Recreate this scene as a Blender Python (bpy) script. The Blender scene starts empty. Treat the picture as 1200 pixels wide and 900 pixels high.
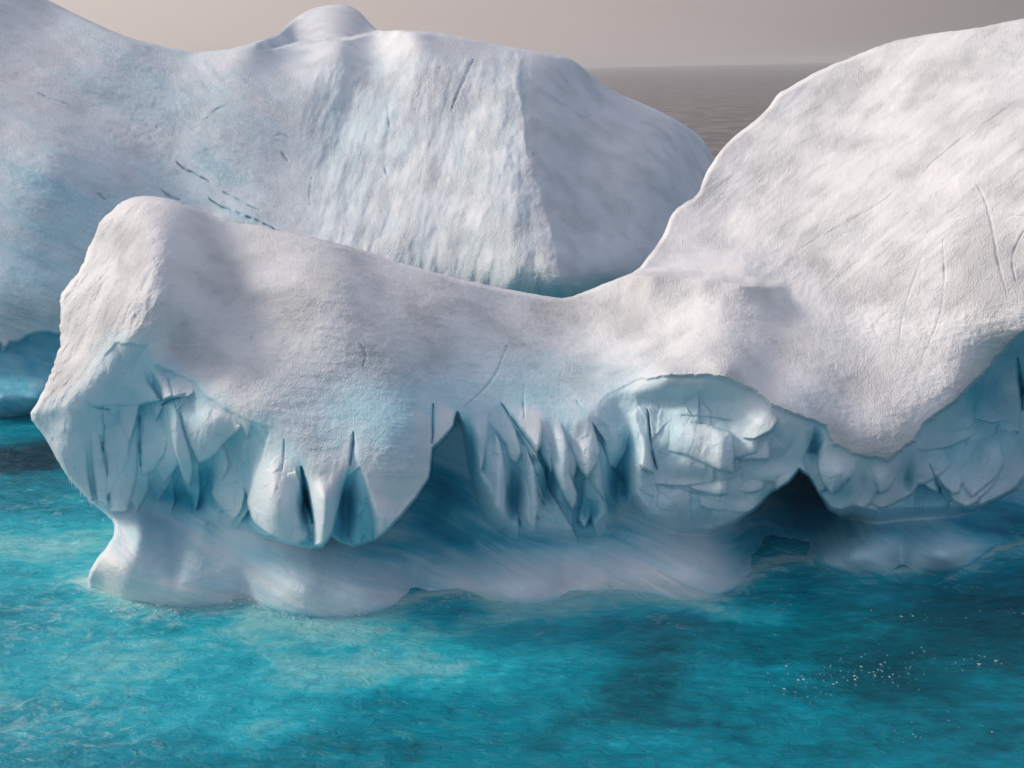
import bpy, math, random
import numpy as np
random.seed(7)
R = math.radians
SC = bpy.context.scene
COL = SC.collection

# ------------------------------------------------------------------ camera
FPX = 1449.0                       # focal length in pixels of a 1200 px wide picture
PITCH, ROLL, CAMH = R(14.4), R(1.2), 20.0
fw = np.array([0, math.cos(PITCH), -math.sin(PITCH)])
r0 = np.array([1.0, 0, 0]); u0 = np.array([0, math.sin(PITCH), math.cos(PITCH)])
rt = math.cos(ROLL) * r0 - math.sin(ROLL) * u0
up = math.sin(ROLL) * r0 + math.cos(ROLL) * u0
cd = bpy.data.cameras.new('camera'); cam = bpy.data.objects.new('camera', cd); COL.objects.link(cam)
cd.sensor_width = 36; cd.lens = 36 * FPX / 1200; cd.clip_start = 0.5; cd.clip_end = 80000
from mathutils import Matrix
cam.matrix_world = Matrix(((rt[0], up[0], -fw[0], 0), (rt[1], up[1], -fw[1], 0), (rt[2], up[2], -fw[2], CAMH), (0, 0, 0, 1)))
SC.camera = cam

# ------------------------------------------------------------------ light and sky
SUN_AZ, SUN_EL = R(-80), R(32)      # azimuth from +Y towards +X
SKY_STRENGTH, SUN_STRENGTH, EXPOSURE = 0.124, 2.0, 0.0
wd = bpy.data.worlds.new('World'); SC.world = wd; wd.use_nodes = True
nt = wd.node_tree; nt.nodes.clear()
def wn(t, **k):
    n = nt.nodes.new(t)
    for a, b in k.items(): setattr(n, a, b)
    return n
L = nt.links.new
out = wn('ShaderNodeOutputWorld'); bg = wn('ShaderNodeBackground'); bg.inputs[1].default_value = SKY_STRENGTH
sky = wn('ShaderNodeTexSky', sky_type='NISHITA'); sky.sun_disc = False
sky.sun_elevation = SUN_EL; sky.sun_rotation = SUN_AZ; sky.dust_density = 4.0; sky.air_density = 1.0; sky.ozone_density = 1.0
tc = wn('ShaderNodeTexCoord'); sp = wn('ShaderNodeSeparateXYZ'); L(tc.outputs['Generated'], sp.inputs[0])
az = wn('ShaderNodeValToRGB'); e = az.color_ramp.elements
mr = wn('ShaderNodeMapRange'); mr.inputs[1].default_value = -1; mr.inputs[2].default_value = 1; L(sp.outputs['X'], mr.inputs[0]); L(mr.outputs[0], az.inputs[0])
e[0].position = 0.0; e[0].color = (.85, .78, .68, 1); e[1].position = 1.0; e[1].color = (.16, .145, .15, 1)
for p, c in ((.36, (.70, .61, .565, 1)), (.44, (.62, .545, .515, 1)), (.53, (.55, .472, .462, 1)), (.60, (.45, .395, .39, 1)), (.68, (.32, .285, .285, 1))):
    x = e.new(p); x.color = c
nz = wn('ShaderNodeTexNoise'); nz.inputs['Scale'].default_value = 2.2; nz.inputs['Detail'].default_value = 3
mp = wn('ShaderNodeMapping'); mp.inputs['Scale'].default_value = (1, 1, 6); L(tc.outputs['Generated'], mp.inputs[0]); L(mp.outputs[0], nz.inputs[0])
nm = wn('ShaderNodeMapRange'); nm.inputs[3].default_value = 6.6; nm.inputs[4].default_value = 8.0; L(nz.outputs[0], nm.inputs[0])
fogc = wn('ShaderNodeVectorMath', operation='SCALE'); L(az.outputs[0], fogc.inputs[0]); L(nm.outputs[0], fogc.inputs[3])
el = wn('ShaderNodeMapRange', interpolation_type='SMOOTHSTEP'); el.inputs[1].default_value = .07; el.inputs[2].default_value = .26; L(sp.outputs['Z'], el.inputs[0])
mx = wn('ShaderNodeMix', data_type='RGBA'); L(el.outputs[0], mx.inputs[0]); L(fogc.outputs[0], mx.inputs[6])
# thin high overcast softens the blue sky
cl = wn('ShaderNodeMix', data_type='RGBA'); cl.inputs[0].default_value = .5; L(sky.outputs[0], cl.inputs[6]); cl.inputs[7].default_value = (4.6, 4.75, 5.6, 1)
L(cl.outputs[2], mx.inputs[7]); L(mx.outputs[2], bg.inputs[0]); L(bg.outputs[0], out.inputs[0])

sd = bpy.data.lights.new('sun', 'SUN'); sd.energy = SUN_STRENGTH; sd.angle = R(14); sd.color = (1, .90, .80)
sun = bpy.data.objects.new('sun', sd); COL.objects.link(sun)
from mathutils import Vector
sv = Vector((math.sin(SUN_AZ) * math.cos(SUN_EL), math.cos(SUN_AZ) * math.cos(SUN_EL), math.sin(SUN_EL)))
sun.rotation_euler = sv.to_track_quat('Z', 'Y').to_euler()
vs = SC.view_settings; vs.view_transform = 'Standard'; vs.look = 'None'; vs.gamma = 1; vs.exposure = EXPOSURE
SC.cycles.use_denoising = True; SC.cycles.max_bounces = 10; SC.cycles.diffuse_bounces = 6

# ------------------------------------------------------------------ numeric helpers
rng = np.random.RandomState(11)
PERM = rng.permutation(256); PERM = np.concatenate([PERM, PERM])
GR = rng.normal(size=(256, 3)); GR /= np.linalg.norm(GR, axis=1)[:, None]
def noise(P):
    """gradient noise, about -0.7..0.7; P is (n,3)"""
    I = np.floor(P).astype(np.int64); F = P - I; I &= 255
    U = F * F * F * (F * (F * 6 - 15) + 10)
    r = 0
    for dx in (0, 1):
        wx = U[:, 0] if dx else 1 - U[:, 0]
        for dy in (0, 1):
            wy = U[:, 1] if dy else 1 - U[:, 1]
            for dz in (0, 1):
                wz = U[:, 2] if dz else 1 - U[:, 2]
                h = PERM[PERM[PERM[(I[:, 0] + dx) & 255] + ((I[:, 1] + dy) & 255)] + ((I[:, 2] + dz) & 255)]
                g = GR[h]
                r = r + wx * wy * wz * (g[:, 0] * (F[:, 0] - dx) + g[:, 1] * (F[:, 1] - dy) + g[:, 2] * (F[:, 2] - dz))
    return r
def fbm(P, octv=4, gain=.5, ridge=False):
    a, s, r = 1.0, 0.0, 0
    for k in range(octv):
        n = noise(P * (2.03 ** k) + 17.3 * k)
        r = r + a * ((1 - 2.2 * np.abs(n)) if ridge else n); s += a; a *= gain
    return r / s
def sm(a, b, x):
    t = np.clip((x - a) / (b - a), 0, 1); return t * t * (3 - 2 * t)
def ray(px, py):
    return (fw[None] * FPX + rt[None] * (px - 600)[:, None] + up[None] * (450 - py)[:, None])
def world(px, py, Y):
    d = ray(px, py); t = Y / d[:, 1]
    P = d * t[:, None]; P[:, 2] += CAMH; return P
def yplane(px, py, z=0.0):
    """distance at which the line of sight through a traced point meets height z"""
    d = ray(px, py); return (z - CAMH) * d[:, 1] / np.minimum(d[:, 2], -1e-3)
def tps(pts):
    pts = np.array(pts, float); X = pts[:, :2] / 100.0; n = len(X)
    def U(r2): return .5 * r2 * np.log(r2 + 1e-12)
    K = U(((X[:, None] - X[None]) ** 2).sum(2)) + np.eye(n) * .002
    Pm = np.hstack([np.ones((n, 1)), X]); A = np.zeros((n + 3, n + 3)); A[:n, :n] = K; A[:n, n:] = Pm; A[n:, :n] = Pm.T
    w = np.linalg.solve(A, np.concatenate([pts[:, 2], np.zeros(3)]))
    def f(px, py):
        o = np.empty(len(px))
        for i in range(0, len(px), 40000):
            x = px[i:i + 40000] / 100.; y = py[i:i + 40000] / 100.
            r2 = (x[:, None] - X[None, :, 0]) ** 2 + (y[:, None] - X[None, :, 1]) ** 2
            o[i:i + 40000] = U(r2) @ w[:n] + w[n] + w[n + 1] * x + w[n + 2] * y
        return o
    return f
def blobs(px, py, lst):
    v = np.zeros(len(px))
    for (x, y, rx, ry, a) in lst: v += a * np.exp(-(((px - x) / rx) ** 2 + ((py - y) / ry) ** 2))
    return v
def inside(poly, px, py):
    poly = np.asarray(poly, float); r = np.zeros(len(px), bool)
    x0, y0 = poly[:, 0], poly[:, 1]; x1, y1 = np.roll(x0, -1), np.roll(y0, -1)
    for a, b, c, d in zip(x0, y0, x1, y1):
        if b == d: continue
        m = ((b > py) != (d > py))
        if not m.any(): continue
        r[m] ^= px[m] < (c - a) * (py[m] - b) / (d - b) + a
    return r
def near(poly, px, py, closed=True):
    """distance and nearest point on an outline, plus the run along it 0..1"""
    poly = np.asarray(poly, float); q = np.roll(poly, -1, 0) if closed else poly[1:]; p = poly if closed else poly[:-1]
    best = np.full(len(px), 1e9); bx = np.zeros(len(px)); by = np.zeros(len(px)); run = np.zeros(len(px))
    ln = np.hypot(*(q - p).T); cum = np.concatenate([[0], np.cumsum(ln)]); tot = cum[-1]
    for k in range(len(p)):
        ax, ay = p[k]; dx, dy = q[k] - p[k]; l2 = dx * dx + dy * dy + 1e-9
        t = np.clip(((px - ax) * dx + (py - ay) * dy) / l2, 0, 1)
        cx, cy = ax + t * dx, ay + t * dy; d = np.hypot(px - cx, py - cy); m = d < best
        best[m] = d[m]; bx[m] = cx[m]; by[m] = cy[m]; run[m] = (cum[k] + t[m] * ln[k]) / tot
    return best, bx, by, run
def sdf(poly, px, py, pad=60):
    poly = np.asarray(poly, float); o = np.full(len(px), -float(pad))
    m = (px > poly[:, 0].min() - pad) & (px < poly[:, 0].max() + pad) & (py > poly[:, 1].min() - pad) & (py < poly[:, 1].max() + pad)
    if m.any():
        d = near(poly, px[m], py[m])[0]; s = np.where(inside(poly, px[m], py[m]), d, -d); o[m] = s
    return o
def smooth_poly(poly, n=2, closed=True):
    p = np.asarray(poly, float)
    for _ in range(n):
        q = np.roll(p, -1, 0) if closed else p[1:]; a = p if closed else p[:-1]
        r = np.empty((2 * len(a), 2)); r[0::2] = a * .75 + q * .25; r[1::2] = a * .25 + q * .75
        p = r if closed else np.vstack([p[:1], r, p[-1:]])
    return p
def rough_poly(poly, amp=1.2, seg=4.0, freq=.06, seed=0.0):
    p = smooth_poly(poly, 1); q = np.roll(p, -1, 0); o = []
    for a, b in zip(p, q):
        n = max(1, int(np.hypot(*(b - a)) / seg))
        for k in range(n): o.append(a + (b - a) * k / n)
    o = np.array(o); z = np.full(len(o), seed)
    o[:, 0] += amp * 1.6 * fbm(np.stack([o[:, 0] * freq, o[:, 1] * freq, z], 1), 4, .65)
    o[:, 1] += amp * 1.6 * fbm(np.stack([o[:, 0] * freq, o[:, 1] * freq, z + 9], 1), 4, .65)
    return o

def sheet(poly, step):
    """grid of points filling an outline, its rim snapped to the outline"""
    x0, y0 = poly.min(0) - step; x1, y1 = poly.max(0) + step
    nx, ny = int((x1 - x0) / step) + 2, int((y1 - y0) / step) + 2
    GX, GY = np.meshgrid(x0 + np.arange(nx) * step, y0 + np.arange(ny) * step)
    ins = np.zeros((ny, nx), bool)
    xs = GX[0]; ax, ay = poly[:, 0], poly[:, 1]; bx, by = np.roll(ax, -1), np.roll(ay, -1)
    for j in range(ny):
        y = GY[j, 0]; m = (ay > y) != (by > y)
        if not m.any(): continue
        c = np.sort(ax[m] + (y - ay[m]) * (bx[m] - ax[m]) / (by[m] - ay[m]))
        ins[j] = (np.searchsorted(c, xs) % 2) == 1
    cell = ins[:-1, :-1] | ins[1:, :-1] | ins[:-1, 1:] | ins[1:, 1:]
    use = np.zeros((ny, nx), bool)
    for a in (0, 1):
        for b in (0, 1): use[a:ny - 1 + a, b:nx - 1 + b] |= cell
    idx = -np.ones((ny, nx), int); idx[use] = np.arange(use.sum())
    px, py, inn = GX[use].copy(), GY[use].copy(), ins[use]
    # distance to the rim in a band
    band = ~ins
    W = int(26 / step) + 2
    for _ in range(W):
        b = band.copy(); b[1:] |= band[:-1]; b[:-1] |= band[1:]; b[:, 1:] |= band[:, :-1]; b[:, :-1] |= band[:, 1:]; band = b
    bsel = band[use]
    d = np.full(len(px), 26.0)
    dd, sx, sy, _ = near(poly, px[bsel], py[bsel])
    d[bsel] = np.minimum(dd, 26); o = ~inn[bsel]; ii = np.where(bsel)[0][o]
    px[ii] = sx[o]; py[ii] = sy[o]; d[ii] = 0
    j, i = np.where(cell)
    F = np.stack([idx[j, i], idx[j + 1, i], idx[j + 1, i + 1], idx[j, i + 1]], 1)
    return px, py, d, F

def vnormals(P, F):
    n = np.cross(P[F[:, 2]] - P[F[:, 0]], P[F[:, 3]] - P[F[:, 1]])
    N = np.zeros_like(P)
    for k in range(4):
        for c in range(3): N[:, c] += np.bincount(F[:, k], n[:, c], len(P))
    l = np.linalg.norm(N, axis=1)[:, None]; l[l == 0] = 1
    return N / l

def skirt(px, py, Y, F, A, dY, n0):
    """band that turns from the rim of the front surface onto the far side"""
    e = np.concatenate([F[:, [0, 1]], F[:, [1, 2]], F[:, [2, 3]], F[:, [3, 0]]]); e = e[e[:, 0] != e[:, 1]]
    key = np.minimum(e[:, 0], e[:, 1]).astype(np.int64) * (len(px) + 1) + np.maximum(e[:, 0], e[:, 1])
    _, first, cnt = np.unique(key, return_index=True, return_counts=True); b = e[first[cnt == 1]]
    u = np.unique(b); m = -np.ones(len(px), int); m[u] = np.arange(len(u)); b = m[b]; k = len(u)
    P = np.vstack([world(px[u], py[u], Y[u] + d) for d in (0, dY * .5, dY)])
    Q = np.vstack([np.stack([b[:, 1] + i * k, b[:, 0] + i * k, b[:, 0] + (i + 1) * k, b[:, 1] + (i + 1) * k], 1) for i in (0, 1)]) + n0
    return P, Q, np.vstack([A[u]] * 3)
def mesh_obj(name, P, F, mat, parent=None, attr=None, N=None, smooth=True, loc=(0, 0, 0)):
    used = np.unique(F); rm = -np.ones(len(P), int); rm[used] = np.arange(len(used)); F2 = rm[F]; P2 = P[used] - np.array(loc)
    me = bpy.data.meshes.new(name); k = F.shape[1]
    me.vertices.add(len(P2)); me.vertices.foreach_set('co', P2.astype(np.float32).ravel())
    me.loops.add(F2.size); me.loops.foreach_set('vertex_index', F2.astype(np.int32).ravel())
    me.polygons.add(len(F2)); me.polygons.foreach_set('loop_start', np.arange(0, F2.size, k, dtype=np.int32))
    me.polygons.foreach_set('loop_total', np.full(len(F2), k, np.int32))
    me.polygons.foreach_set('use_smooth', np.full(len(F2), smooth, bool))
    me.update(calc_edges=True)
    if attr is not None:
        a = me.color_attributes.new('ice', 'FLOAT_COLOR', 'POINT')
        a.data.foreach_set('color', attr[used].astype(np.float32).ravel())
    if N is not None: me.normals_split_custom_set_from_vertices(N[used].tolist())
    me.materials.append(mat)
    o = bpy.data.objects.new(name, me); COL.objects.link(o)
    if parent: o.parent = parent
    return o
def empty(name, loc, label, cat, group=None):
    o = bpy.data.objects.new(name, None); COL.objects.link(o); o.location = loc
    o['label'] = label; o['category'] = cat
    if group: o['group'] = group
    return o

# ------------------------------------------------------------------ materials
def new_mat(name):
    m = bpy.data.materials.new(name); m.use_nodes = True; t = m.node_tree; t.nodes.clear(); return m, t
def ice_material(name, snow=(.86, .845, .845, 1), sss=0.0, grain=1.0, bump=1.0):
    """weathered white ice that turns to clear blue glacier ice with the 'ice' attribute:
    red = how blue, green = dirt, both with some painted shade, blue = wetness"""
    m, t = new_mat(name); N = t.nodes.new; K = t.links.new
    o = N('ShaderNodeOutputMaterial'); b = N('ShaderNodeBsdfPrincipled'); K(b.outputs[0], o.inputs[0])
    at = N('ShaderNodeAttribute'); at.attribute_name = 'ice'; s = N('ShaderNodeSeparateColor'); K(at.outputs['Color'], s.inputs[0])
    tc = N('ShaderNodeTexCoord')
    n1 = N('ShaderNodeTexNoise'); n1.inputs['Scale'].default_value = .9; n1.inputs['Detail'].default_value = 8; n1.inputs['Roughness'].default_value = .62; K(tc.outputs['Object'], n1.inputs[0])
    ma = N('ShaderNodeMath'); ma.operation = 'MULTIPLY_ADD'; K(n1.outputs[0], ma.inputs[0]); ma.inputs[1].default_value = .22; K(s.outputs[0], ma.inputs[2])
    mb = N('ShaderNodeMath'); mb.operation = 'SUBTRACT'; K(ma.outputs[0], mb.inputs[0]); mb.inputs[1].default_value = .11
    cr = N('ShaderNodeValToRGB'); K(mb.outputs[0], cr.inputs[0]); e = cr.color_ramp.elements
    e[0].position = 0; e[0].color = snow; e[1].position = 1; e[1].color = (.00, .18, .29, 1)
    for p, c in ((.2, (.70, .80, .85, 1)), (.45, (.46, .74, .82, 1)), (.7, (.07, .47, .62, 1))):
        x = e.new(p); x.color = c
    # grey mineral dust, plus painted dulling of the back left slope
    n2 = N('ShaderNodeTexNoise'); n2.inputs['Scale'].default_value = 5; n2.inputs['Detail'].default_value = 6; n2.inputs['Roughness'].default_value = .75; K(tc.outputs['Object'], n2.inputs[0])
    mr = N('ShaderNodeMapRange'); K(n2.outputs[0], mr.inputs[0]); mr.inputs[1].default_value = .45; mr.inputs[2].default_value = .75; mr.inputs[4].default_value = 1
    mm = N('ShaderNodeMath'); mm.operation = 'MULTIPLY'; K(mr.outputs[0], mm.inputs[0]); K(s.outputs[1], mm.inputs[1]); mm.use_clamp = True
    mx = N('ShaderNodeMix'); mx.data_type = 'RGBA'; K(mm.outputs[0], mx.inputs[0]); K(cr.outputs[0], mx.inputs[6]); mx.inputs[7].default_value = (.30, .34, .40, 1)
    # hair cracks inside the bare ice
    wv = N('ShaderNodeVectorMath'); wv.operation = 'MULTIPLY_ADD'; K(n1.outputs['Color'], wv.inputs[0]); wv.inputs[1].default_value = (1.2, 1.2, 1.2); K(tc.outputs['Object'], wv.inputs[2])
    mv = N('ShaderNodeMapping'); mv.inputs['Scale'].default_value = (1, 1, .5); K(wv.outputs[0], mv.inputs[0])
    v8 = N('ShaderNodeTexVoronoi'); v8.feature = 'DISTANCE_TO_EDGE'; v8.inputs['Scale'].default_value = .75; K(mv.outputs[0], v8.inputs[0])
    h8 = N('ShaderNodeMapRange'); K(v8.outputs[0], h8.inputs[0]); h8.inputs[1].default_value = .012; h8.inputs[2].default_value = .0; h8.inputs[4].default_value = .6
    q8 = N('ShaderNodeMath'); q8.operation = 'MULTIPLY'; q8.use_clamp = True; r8 = N('ShaderNodeMapRange'); K(n1.outputs[0], r8.inputs[0]); r8.inputs[1].default_value = .5; r8.inputs[2].default_value = .62
    y8 = N('ShaderNodeMath'); y8.operation = 'MULTIPLY'; K(h8.outputs[0], y8.inputs[0]); K(r8.outputs[0], y8.inputs[1]); K(y8.outputs[0], q8.inputs[0]); K(s.outputs[2], q8.inputs[1])
    x8 = N('ShaderNodeMix'); x8.data_type = 'RGBA'; K(q8.outputs[0], x8.inputs[0]); K(mx.outputs[2], x8.inputs[6]); x8.inputs[7].default_value = (.04, .30, .42, 1)
    K(x8.outputs[2], b.inputs['Base Color'])
    ro = N('ShaderNodeMapRange'); K(s.outputs[2], ro.inputs[0]); ro.inputs[3].default_value = .75; ro.inputs[4].default_value = .28; K(ro.outputs[0], b.inputs['Roughness'])
    b.inputs['IOR'].default_value = 1.31
    if sss:
        b.inputs['Subsurface Weight'].default_value = sss; b.inputs['Subsurface Radius'].default_value = (.12, .45, .7); b.inputs['Subsurface Scale'].default_value = .8
    # grain: fine crystals, stronger on the dry snow
    n3 = N('ShaderNodeTexNoise'); n3.inputs['Scale'].default_value = 12 / grain; n3.inputs['Detail'].default_value = 5; n3.inputs['Roughness'].default_value = .7; K(tc.outputs['Object'], n3.inputs[0])
    v = N('ShaderNodeTexVoronoi'); v.inputs['Scale'].default_value = 19 / grain; K(tc.outputs['Object'], v.inputs[0])
    ad = N('ShaderNodeMath'); ad.operation = 'MULTIPLY_ADD'; K(v.outputs[0], ad.inputs[0]); ad.inputs[1].default_value = .5; K(n3.outputs[0], ad.inputs[2])
    bu = N('ShaderNodeBump'); K(ad.outputs[0], bu.inputs['Height']); bu.inputs['Distance'].default_value = .12 * grain
    bs = N('ShaderNodeMapRange'); K(s.outputs[2], bs.inputs[0]); bs.inputs[3].default_value = .85 * bump; bs.inputs[4].default_value = .16
    # grain size and depth change from place to place
    n7 = N('ShaderNodeTexNoise'); n7.inputs['Scale'].default_value = .45; n7.inputs['Detail'].default_value = 4; K(tc.outputs['Object'], n7.inputs[0])
    v7 = N('ShaderNodeMapRange'); K(n7.outputs[0], v7.inputs[0]); v7.inputs[1].default_value = .35; v7.inputs[2].default_value = .65; v7.inputs[3].default_value = .35; v7.inputs[4].default_value = 1.15
    m7 = N('ShaderNodeMath'); m7.operation = 'MULTIPLY'; K(bs.outputs[0], m7.inputs[0]); K(v7.outputs[0], m7.inputs[1]); K(m7.outputs[0], bu.inputs['Strength'])
    K(bu.outputs[0], b.inputs['Normal'])
    return m
M_snow = ice_material('weathered_snow_ice')
M_ice = ice_material('blue_glacier_ice', sss=.07)
M_far = ice_material('far_snow_ice', snow=(.80, .80, .82, 1), grain=1.6, bump=.85)

# ------------------------------------------------------------------ water
NEAR = (-75, 95, 18, 140)           # x0,x1,y0,y1 of the finely waved sheet
def waves(X, Y):
    P = np.stack([X, Y, np.zeros_like(X)], 1)
    w = .16 * fbm(P * np.array([.16, .22, 1]) + 3, 2)
    w = w + .15 * fbm(P * np.array([.5, .8, 1]), 3, .55, True)
    w = w + .07 * fbm(P * np.array([1.7, 2.6, 1]) + 40, 3, .6, True)
    return w
def water_material():
    m, t = new_mat('sea_water'); N = t.nodes.new; K = t.links.new
    o = N('ShaderNodeOutputMaterial'); b = N('ShaderNodeBsdfPrincipled'); K(b.outputs[0], o.inputs[0])
    tc = N('ShaderNodeTexCoord'); ge = N('ShaderNodeNewGeometry')
    def math_(op, a, bb, clamp=False):
        n = N('ShaderNodeMath'); n.operation = op; n.use_clamp = clamp
        for i, v in enumerate((a, bb)):
            if isinstance(v, (int, float)): n.inputs[i].default_value = v
            else: K(v, n.inputs[i])
        return n.outputs[0]
    def blob(x, y, rx, ry, rot=0, lo=1.0, hi=0.0):
        mp = N('ShaderNodeMapping'); mp.vector_type = 'TEXTURE'; mp.inputs['Location'].default_value = (x, y, 0); mp.inputs['Rotation'].default_value = (0, 0, R(rot)); mp.inputs['Scale'].default_value = (rx, ry, 1e3)
        K(wc, mp.inputs[0]); l = N('ShaderNodeVectorMath'); l.operation = 'LENGTH'; K(mp.outputs[0], l.inputs[0])
        q = N('ShaderNodeMapRange'); q.interpolation_type = 'SMOOTHSTEP'; K(l.outputs['Value'], q.inputs[0]); q.inputs[1].default_value = lo; q.inputs[2].default_value = hi; return q.outputs[0]
    # warped position so that patches have ragged edges
    nw = N('ShaderNodeTexNoise'); nw.inputs['Scale'].default_value = .14; nw.inputs['Detail'].default_value = 6; nw.inputs['Roughness'].default_value = .6; K(ge.outputs['Position'], nw.inputs[0])
    sb = N('ShaderNodeVectorMath'); sb.operation = 'SUBTRACT'; K(nw.outputs['Color'], sb.inputs[0]); sb.inputs[1].default_value = (.5, .5, .5)
    sc_ = N('ShaderNodeVectorMath'); sc_.operation = 'SCALE'; K(sb.outputs[0], sc_.inputs[0]); sc_.inputs[3].default_value = 9
    ad = N('ShaderNodeVectorMath'); ad.operation = 'ADD'; K(ge.outputs['Position'], ad.inputs[0]); K(sc_.outputs[0], ad.inputs[1])
    fl = N('ShaderNodeVectorMath'); fl.operation = 'MULTIPLY'; K(ad.outputs[0], fl.inputs[0]); fl.inputs[1].default_value = (1, 1, 0); wc = fl.outputs[0]
    n1 = N('ShaderNodeTexNoise'); n1.inputs['Scale'].default_value = .35; n1.inputs['Detail'].default_value = 8; n1.inputs['Roughness'].default_value = .6; n1.inputs['Distortion'].default_value = .8
    mq = N('ShaderNodeMapping'); mq.inputs['Scale'].default_value = (.55, 1, 1); K(ge.outputs['Position'], mq.inputs[0]); K(mq.outputs[0], n1.inputs[0])
    # submerged ice with painted mist, ripple tones and shade: value drives teal ramp
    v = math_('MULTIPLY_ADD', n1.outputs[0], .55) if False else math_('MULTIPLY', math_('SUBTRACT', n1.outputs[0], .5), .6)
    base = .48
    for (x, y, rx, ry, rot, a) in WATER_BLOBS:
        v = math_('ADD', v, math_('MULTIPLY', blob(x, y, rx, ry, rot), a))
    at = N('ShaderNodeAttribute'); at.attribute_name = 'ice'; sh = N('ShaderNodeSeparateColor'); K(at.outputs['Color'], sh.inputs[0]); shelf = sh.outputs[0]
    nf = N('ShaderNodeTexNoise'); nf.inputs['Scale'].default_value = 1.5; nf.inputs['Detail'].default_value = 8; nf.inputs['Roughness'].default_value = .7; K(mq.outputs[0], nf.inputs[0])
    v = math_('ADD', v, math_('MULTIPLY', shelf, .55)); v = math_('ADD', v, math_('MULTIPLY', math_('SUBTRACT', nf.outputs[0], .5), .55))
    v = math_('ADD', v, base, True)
    cr = N('ShaderNodeValToRGB'); K(v, cr.inputs[0]); e = cr.color_ramp.elements
    e[0].position = 0; e[0].color = (.000, .035, .055, 1); e[1].position = 1; e[1].color = (.24, .62, .64, 1)
    for p, c in ((.3, (.000, .115, .16, 1)), (.55, (.000, .27, .36, 1)), (.78, (.02, .46, .56, 1))):
        x = e.new(p); x.color = c
    # far open sea: grey brown, light and dark of ripples painted by noise
    far = N('ShaderNodeMapRange'); far.interpolation_type = 'SMOOTHSTEP'; sy = N('ShaderNodeSeparateXYZ'); K(ge.outputs['Position'], sy.inputs[0]); K(sy.outputs['Y'], far.inputs[0]); far.inputs[1].default_value = 95; far.inputs[2].default_value = 170
    mx = N('ShaderNodeMix'); mx.data_type = 'RGBA'; K(far.outputs[0], mx.inputs[0]); K(cr.outputs[0], mx.inputs[6]); fn = N('ShaderNodeTexNoise'); fn.inputs['Scale'].default_value = .07; fn.inputs['Detail'].default_value = 9; fn.inputs['Roughness'].default_value = .75; K(ge.outputs['Position'], fn.inputs[0])
    fr_ = N('ShaderNodeValToRGB'); K(fn.outputs[0], fr_.inputs[0]); fr_.color_ramp.elements[0].position = .43; fr_.color_ramp.elements[0].color = (.055, .045, .042, 1); fr_.color_ramp.elements[1].position = .58; fr_.color_ramp.elements[1].color = (.27, .23, .22, 1)
    K(fr_.outputs[0], mx.inputs[7])
    # foam, thin and torn
    n4 = N('ShaderNodeTexNoise'); n4.inputs['Scale'].default_value = 1.1; n4.inputs['Detail'].default_value = 10; n4.inputs['Roughness'].default_value = .68; n4.inputs['Distortion'].default_value = 1.6
    mz = N('ShaderNodeMapping'); mz.inputs['Scale'].default_value = (.7, 1, 1); mz.inputs['Rotation'].default_value = (0, 0, R(12)); K(ge.outputs['Position'], mz.inputs[0]); K(mz.outputs[0], n4.inputs[0])
    foam = None
    for (x, y, rx, ry, rot, a) in FOAM_BLOBS:
        q = math_('MULTIPLY', blob(x, y, rx, ry, rot), a); foam = q if foam is None else math_('MAXIMUM', foam, q)
    foam = math_('MAXIMUM', foam, math_('MULTIPLY', shelf, 1.15))
    th = math_('SUBTRACT', math_('ADD', n4.outputs[0], math_('MULTIPLY', foam, .24)), .65)
    fm = math_('MULTIPLY', math_('MULTIPLY', th, 5, True), .5)
    ct = math_('MULTIPLY', math_('SUBTRACT', math_('ADD', nf.outputs[0], math_('MULTIPLY', sh.outputs[1], .35)), .74), 9, True)
    fm = math_('MAXIMUM', fm, math_('MULTIPLY', ct, .75))
    m2 = N('ShaderNodeMix'); m2.data_type = 'RGBA'; K(fm, m2.inputs[0]); K(mx.outputs[2], m2.inputs[6]); m2.inputs[7].default_value = (.55, .72, .72, 1)
    K(m2.outputs[2], b.inputs['Base Color'])
    rr = math_('ADD', math_('MULTIPLY', fm, .5), .12); K(rr, b.inputs['Roughness']); b.inputs['IOR'].default_value = 1.33
    n3 = N('ShaderNodeTexNoise'); n3.inputs['Scale'].default_value = 2.6; n3.inputs['Detail'].default_value = 7; n3.inputs['Roughness'].default_value = .62; n3.inputs['Distortion'].default_value = .6
    mr2 = N('ShaderNodeMapping'); mr2.inputs['Scale'].default_value = (.6, 1.1, 1); K(ge.outputs['Position'], mr2.inputs[0]); K(mr2.outputs[0], n3.inputs[0])
    bu = N('ShaderNodeBump'); K(n3.outputs[0], bu.inputs['Height']); bu.inputs['Strength'].default_value = .9; bu.inputs['Distance'].default_value = .20
    # larger waves of the open sea
    n5 = N('ShaderNodeTexNoise'); n5.inputs['Scale'].default_value = .06; n5.inputs['Detail'].default_value = 10; n5.inputs['Roughness'].default_value = .72; K(ge.outputs['Position'], n5.inputs[0])
    b2 = N('ShaderNodeBump'); K(n5.outputs[0], b2.inputs['Height']); b2.inputs['Strength'].default_value = 1; K(math_('MULTIPLY', far.outputs[0], 9.0), b2.inputs['Distance']); K(bu.outputs[0], b2.inputs['Normal'])
    K(b2.outputs[0], b.inputs['Normal'])
    return m
def wp(px, py):
    p = world(np.array([float(px)]), np.array([float(py)]), yplane(np.array([float(px)]), np.array([float(py)])))[0]; return p[0], p[1]
def wblob(px, py, rx, ry, rot, a): x, y = wp(px, py); return (x, y, rx, ry, rot, a)
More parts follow.
